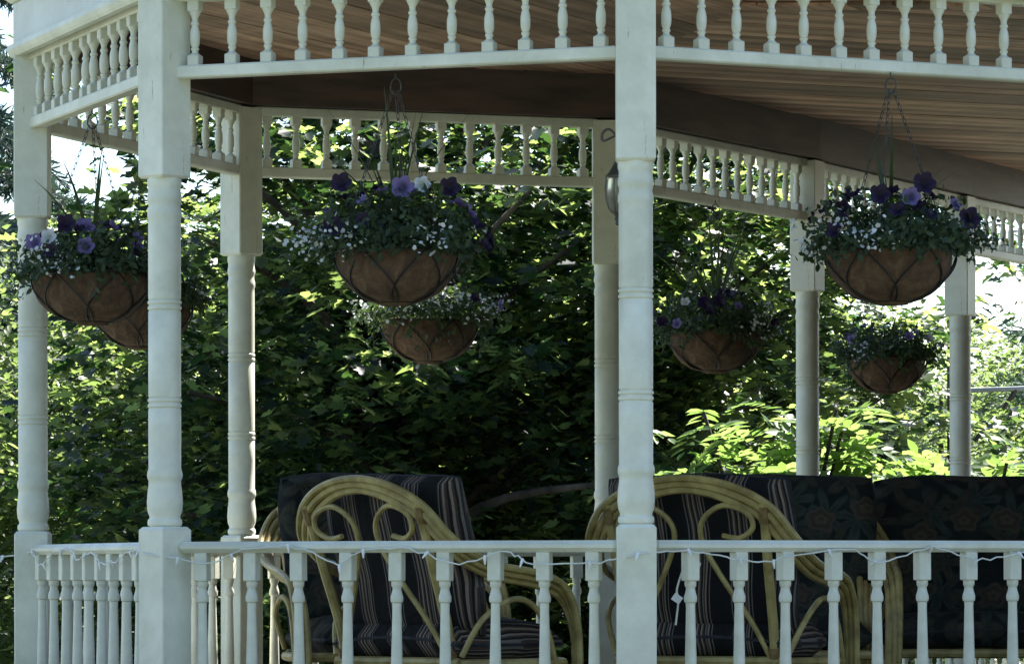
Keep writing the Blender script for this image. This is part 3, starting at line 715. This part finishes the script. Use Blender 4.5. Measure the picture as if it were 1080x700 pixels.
# ------------------------------------------------------------------ hanging flower baskets
BR, BH = .225, .19
def bowl_r(z): return BR*max(0.0, 1-((BH-z)/BH)**2.3)**.5 if z > .004 else .06
def petal_detail(m, throat, amount):
    nt = m.node_tree; b_ = [n for n in nt.nodes if n.type == 'BSDF_PRINCIPLED'][0]
    src = b_.inputs['Base Color'].links[0].from_socket
    tc = nt.nodes.new('ShaderNodeTexCoord'); ln = N(nt, 'ShaderNodeVectorMath', operation='LENGTH'); nt.links.new(tc.outputs['Object'], ln.inputs[0])
    r = ramp(nt, ln.outputs['Value'], [(.006, (amount,)*3), (.024, (0,0,0))]); mx = N(nt, 'ShaderNodeMix', data_type='RGBA'); mx.inputs[7].default_value = (*throat, 1)
    nt.links.new(r.outputs[0], mx.inputs[0]); nt.links.new(src, mx.inputs[6]); nt.links.new(mx.outputs[2], b_.inputs['Base Color'])
petal_detail(M_purple, (.006,.003,.012), .9); petal_detail(M_lav, (.02,.01,.06), 1.0); petal_detail(M_wpet, (.35,.38,.22), .8)
def petunia_mesh(mat, name='petunia'):
    v = [(0,0,-.018)]; n = 20
    for k in range(n):
        a = 2*math.pi*k/n; r = .011; v.append((r*math.cos(a), r*math.sin(a), 0))
    for k in range(n):
        a = 2*math.pi*k/n; r = .034*(1+.22*abs(math.cos(2.5*a))-.14); v.append((r*math.cos(a), r*math.sin(a), .009+.007*math.cos(5*a+1)+.003*math.sin(9*a)))
    f = [(0,1+k,1+(k+1)%n) for k in range(n)]+[(1+k,1+n+k,1+n+(k+1)%n,1+(k+1)%n) for k in range(n)]
    return MB().add(v, f).mesh(name, mat, True, 180)
PET = [petunia_mesh(M_purple), petunia_mesh(M_lav), petunia_mesh(M_wpet)]
def chain_mesh(a, b_):
    a, b_ = Vector(a), Vector(b_); m = MB(); L = (b_-a).length; n = max(3, int(L/.026)); d = (b_-a).normalized()
    x = d.orthogonal().normalized(); y = d.cross(x)
    for i in range(n):
        c = a.lerp(b_, (i+.5)/n); s = x if i % 2 else y
        m.tube([c+d*(.017*math.cos(t))+s*(.006*math.sin(t)) for t in np.linspace(0, 2*math.pi, 8, endpoint=False)], .0016, 4, True)
    return m
liner_cache = {}
def basket(px, r, label, seed, nspike, spike_h, npet, full=1.0, trail=.12, alys=5, scale=1.0, pet_w=(.62,.25,.13), lean=(0,0), spread=1.0, yaw=0, extra=()):
    g = np.random.default_rng(seed); p = at(px, r)
    o = empty('hanging_basket', (p.x, p.y, Z(.960)), yaw, label, 'flower basket', 'coir hanging baskets of petunias under the frieze')
    k = scale
    # coir liner: lumpy bowl with a rolled lip
    nz, na = 14, 72; v = []; f = []
    ph = g.random(6)*6.28
    prof = [(BH*(1-math.cos(t*math.pi/2))**1.0) for t in np.linspace(0.02,1,nz)]
    rows = [(z, bowl_r(z)) for z in prof] + [(BH+.008, BR*1.01), (BH+.012, BR*.97), (BH-.01, BR*.93)]
    for z, rr in rows:
        for i in range(na):
            a = 2*math.pi*i/na
            bmp = 1+.022*math.sin(3*a+ph[0]+9*z)+.016*math.sin(7*a+ph[1]-20*z)+.010*math.sin(13*a+ph[2]+40*z)+.007*math.sin(23*a-31*z+ph[4])+.008*g.normal()
            v.append((rr*bmp*math.cos(a)*k, rr*bmp*math.sin(a)*k, z + .004*math.sin(5*a+ph[3])*(z > .15)))
    for j in range(len(rows)-1):
        for i in range(na):
            i2 = (i+1) % na; f.append((j*na+i, j*na+i2, (j+1)*na+i2, (j+1)*na+i))
    f.append(tuple(range(na-1,-1,-1)))
    MB().add(v, f).build('coir_bowl', M_coir, o, True, ang=180)
    MB().lathe([(BH-.03,BR*.9*k),(BH-.012,BR*.93*k)], 24).build('soil', M_soil, o)
    wm = MB(); RW = lambda z: bowl_r(z)*1.035+.002
    for z, rr in ((BH+.002, BR*1.035), (.010, .076)):
        wm.tube([(rr*k*math.cos(a), rr*k*math.sin(a), z) for a in np.linspace(0,2*math.pi,36,endpoint=False)], .0034, 6, True)
    for i in range(6):
        for s in (1,-1):
            pa = []
            for t in np.linspace(0,1,9):
                z = BH*(1-t)**1.25+.012*t; a = 2*math.pi*i/6 + s*(.62*math.sin(t*math.pi*.5)) ; rr = RW(z)*(1-.0*t) if t < 1 else .076
                pa.append((rr*k*math.cos(a), rr*k*math.sin(a), z))
            wm.tube(spline(pa, 2), .0036, 5)
    wm.build('wire_frame', M_wire, o)
    hk = (0,0,.842)
    for i in range(3):
        a = 2*math.pi*i/3+.5+seed; chain_mesh((.012*math.cos(a),.012*math.sin(a),.78), (BR*k*math.cos(a), BR*k*math.sin(a), BH)).build('chain', M_chain, o)
    hm = MB(); hm.tube(spline([(0,0,.845),(0,0,.83),(.016,0,.815),(.018,0,.785),(0,0,.768),(-.018,0,.785),(-.014,0,.815),(-.003,0,.826)], 4), .0032, 6); hm.build('hook', M_chain, o)
    # foliage mound and trailers
    n = int(2300*full); d = rdirs(g, n); d[:,2] = np.abs(d[:,2])
    lump = 1+.22*np.sin(4*d[:,0]+ph[4])*np.cos(5*d[:,1]+ph[5])+.15*np.sin(9*d[:,1]+ph[0])
    rad = (.35+.65*g.random(n)**.5)*lump
    C = d*rad[:,None]*np.array([.275*k*spread,.275*k*spread,.20*full]) + np.array([lean[0],lean[1],BH+.0])
    m = int(800*full); a = g.random(m)*6.283; la = np.floor(a/.45)*.45+g.normal(size=m)*.10
    t = g.random(m); ln = trail*(.3+.9*np.abs(np.sin(la*2.3+ph[1])))
    T = np.stack([(BR*1.0+.06*np.sqrt(t)+.01*g.normal(size=m))*k*np.cos(la), (BR*1.0+.06*np.sqrt(t)+.01*g.normal(size=m))*k*np.sin(la), BH+.05-ln*t*t], 1)
    SP = []
    for i in range(int(46*full)):                # loose sprigs standing out of the mound
        dv = rdirs(g, 1)[0]; dv[2] = abs(dv[2])*.9+.05; L = .05+.13*g.random()**1.5; q = (np.arange(14)+g.random(14)*.5)/14
        b0 = dv*np.array([.25*k*spread,.25*k*spread,.18*full])+np.array([lean[0],lean[1],BH])
        SP.append(b0 + (dv*.8+np.array([0,0,.3]))[None]*L*q[:,None] - np.array([0,0,1.6])*(L*q[:,None])**2 + g.normal(size=(14,3))*.009)
    C = np.concatenate([C, T]+SP); n = len(C)
    up = C-np.array([0,0,BH-.1]); up = unit(up)+rdirs(g, n)*.9
    fo = link('foliage', cloud_mesh('foliage', M_bfol, C, .031*(.5+.9*g.random(n)), up, rdirs(g, n)+np.array([0,0,-.2]), OVAL_V, OVAL_F), o); fo['kind'] = 'stuff'
    # white alyssum sprays
    A = []
    for i in range(alys):
        a = g.random()*6.283; e = g.random()*.5
        c = np.array([(.27*spread*math.cos(e))*k*math.cos(a), .27*spread*math.cos(e)*k*math.sin(a), BH+.03+.13*math.sin(e)*2*g.random()])
        A.append(c + g.normal(size=(42,3))*np.array([.042,.042,.032]))
    if A:
        A = np.concatenate(A); n = len(A)
        w_ = link('alyssum', cloud_mesh('alyssum', M_white, A, .014*(.6+.8*g.random(n)), rdirs(g, n)+np.array([0,-.4,.6]), rdirs(g, n), [(.0,0,0),(.5,.35,0),(.3,1,0),(-.3,1,0),(-.5,.35,0)], [(0,1,2,3,4)]), o); w_['kind'] = 'stuff'
    for i in range(int(npet*1.5)):
        a = g.random()*6.283; e = g.random()**.8*1.35
        dv = Vector((math.cos(e)*math.cos(a), math.cos(e)*math.sin(a), math.sin(e)))
        pos = Vector((dv.x*.29*k*spread+lean[0], dv.y*.29*k*spread+lean[1], BH+.02+dv.z*.22*full))
        q = (dv + Vector(g.normal(size=3)*.45) + Vector((0,-.25,0))).to_track_quat('Z','Y').to_euler()
        u = g.random(); me = PET[0] if u < pet_w[0] else PET[1] if u < pet_w[0]+pet_w[1] else PET[2]
        link('petunia', me, o, pos, q, (.60+.36*g.random(),)*3)
    for (ex, ey, ez, kind, sz) in extra:
        q = Vector((ex*.5, -1, .25)).to_track_quat('Z','Y').to_euler()
        link('petunia', PET[kind], o, (ex, ey, ez), q, (sz,)*3)
    for i in range(nspike):
        a = 2*math.pi*i/nspike + g.random()*.6; h = spike_h*(.6+.45*g.random()); out = (.10+.75*g.random()**1.3)*h*.85; dr = Vector((math.cos(a), math.sin(a), 0))
        sd_ = Vector((-dr.y, dr.x, 0)); v = []; f = []
        for j, t in enumerate(np.linspace(0,1,8)):
            c = dr*(out*t**1.4)+Vector((lean[0],lean[1],BH+h*(t-.18*t*t*(out/h)*2))); wv = .0085*(1-t**2.2)+.0008
            v += [c-sd_*wv, c+Vector((0,0,-.3*wv))+dr*wv*.4, c+sd_*wv]
        for j in range(7):
            f += [(3*j,3*j+1,3*j+4,3*j+3),(3*j+1,3*j+2,3*j+5,3*j+4)]
        MB().add(v, f).build('spike_leaf', M_spike, o, True, ang=180)
    return o
basket(98, .902, 'coir basket of purple petunias between the two leftmost posts', 1, 7, .62, 16, .85, .12, 4, 1.02, (.5,.36,.14), extra=((-.21,-.16,.31,1,1.05),(-.15,-.19,.33,2,.9),(0,-.24,.29,1,1.0),(-.08,-.2,.38,0,1.1)))
basket(150, .812, 'coir basket mostly hidden behind the second post from the left', 2, 5, .35, 11, .8, .10, 2, .95)
basket(418, .972, 'coir basket with tall spikes and one pale lavender petunia, hanging upper left of centre', 3, 11, .64, 15, 1.0, .10, 7, .97, (.66,.24,.10), (0,0), 1.22, extra=((.03,-.21,.41,1,1.2),(.10,-.20,.42,2,.9),(-.22,-.22,.27,0,1.1),(.2,-.2,.41,0,1.1),(-.19,-.17,.43,0,1.1)))
basket(453, .758, 'lower coir basket behind and below the basket upper left of centre', 4, 5, .35, 8, .8, .16, 10, .98, (.6,.2,.2), (0,0), 1.25)
basket(755, .722, 'coir basket with the tallest grassy spikes, just right of the front post', 5, 13, .70, 14, .85, .10, 5, 1.0, (.8,.15,.05), (0,0), 1.15)
basket(940, .972, 'largest looking coir basket, upper right, on a looped chain hook', 6, 7, .55, 18, .95, .08, 7, 1.02, (.78,.17,.05), (0,0), 1.12, extra=((.05,-.24,.37,1,1.0),(.27,-.15,.30,0,1.2),(.1,-.22,.42,0,1.2),(-.06,-.23,.38,0,1.1)))
basket(936, .645, 'smallest looking coir basket hanging farthest away at the right', 7, 4, .3, 9, .8, .12, 4, .93, (.6,.35,.05), (0,0), 1.05)

# ------------------------------------------------------------------ string of fairy lights along the front rail
sl = empty('string_lights', (P[0].x, P[0].y-.12, Z(.05)), 0, 'white string of mini lights draped along the front handrail', 'string lights')
rr = random.Random(9); pts = []; bulbs = []
path = offs([PR, P[0], P[1], P[2]], .044)
pp = offs([PR, P[0], P[1], P[2]], .079)
for i in range(3):
    a, c = path[i], path[i+1]; d = (c-a); L = d.length; n = max(4, int(L/.165)); pts.append((pp[i].x, pp[i].y, Z(.058+rr.uniform(-.01,.01))))
    for k in range(1, n):
        q = a.lerp(c, (k+rr.uniform(-.38,.38))/n); hi = rr.random() < .5
        pts.append((q.x, q.y, Z(.068+rr.uniform(-.006,.012) if hi else .034+rr.uniform(-.014,.014))))
pts.append((pp[3].x-.0, pp[3].y, Z(.06))); pts.append((pp[3].x-.35, pp[3].y-.1, Z(.062)))
sp = spline(pts, 6); lo = sl.location
sp = [p + Vector((rr.gauss(0,.0015), rr.gauss(0,.0015), rr.gauss(0,.0035))) for p in sp]
MB().tube([p-lo for p in sp], .0029, 6).build('cord', M_cord, sl, True)
blm = MB().lathe([(-.030,.001),(-.026,.0032),(-.014,.0044),(-.013,.0056),(.004,.0056),(.006,.003)], 8).mesh('bulb', M_bulb, True)
for p in sp[3::7]:
    link('bulb', blm, sl, p-lo, (rr.uniform(-.7,.7), rr.uniform(-.7,.7), 0))
e0 = Vector((at(728,.985).x, at(728,.985).y-.055, Z(.05)))-lo
MB().tube(spline([e0, e0+Vector((-.02,0,-.03)), e0+Vector((-.05,0,-.12)), e0+Vector((-.045,0,-.16)), e0+Vector((-.055,0,-.25))], 5), .004, 6).build('plug_lead', M_cord, sl, True)
MB().box(e0+Vector((.012,-.004,-.055)), (.028,.02,.07), Rz(.1) @ Matrix.Rotation(.35,3,'Y'), .004).build('plug', M_bulb, sl)
MB().box(e0+Vector((-.05,-.004,-.155)), (.034,.006,.028), Matrix.Rotation(.6,3,'Y')).build('tag', M_bulb, sl)
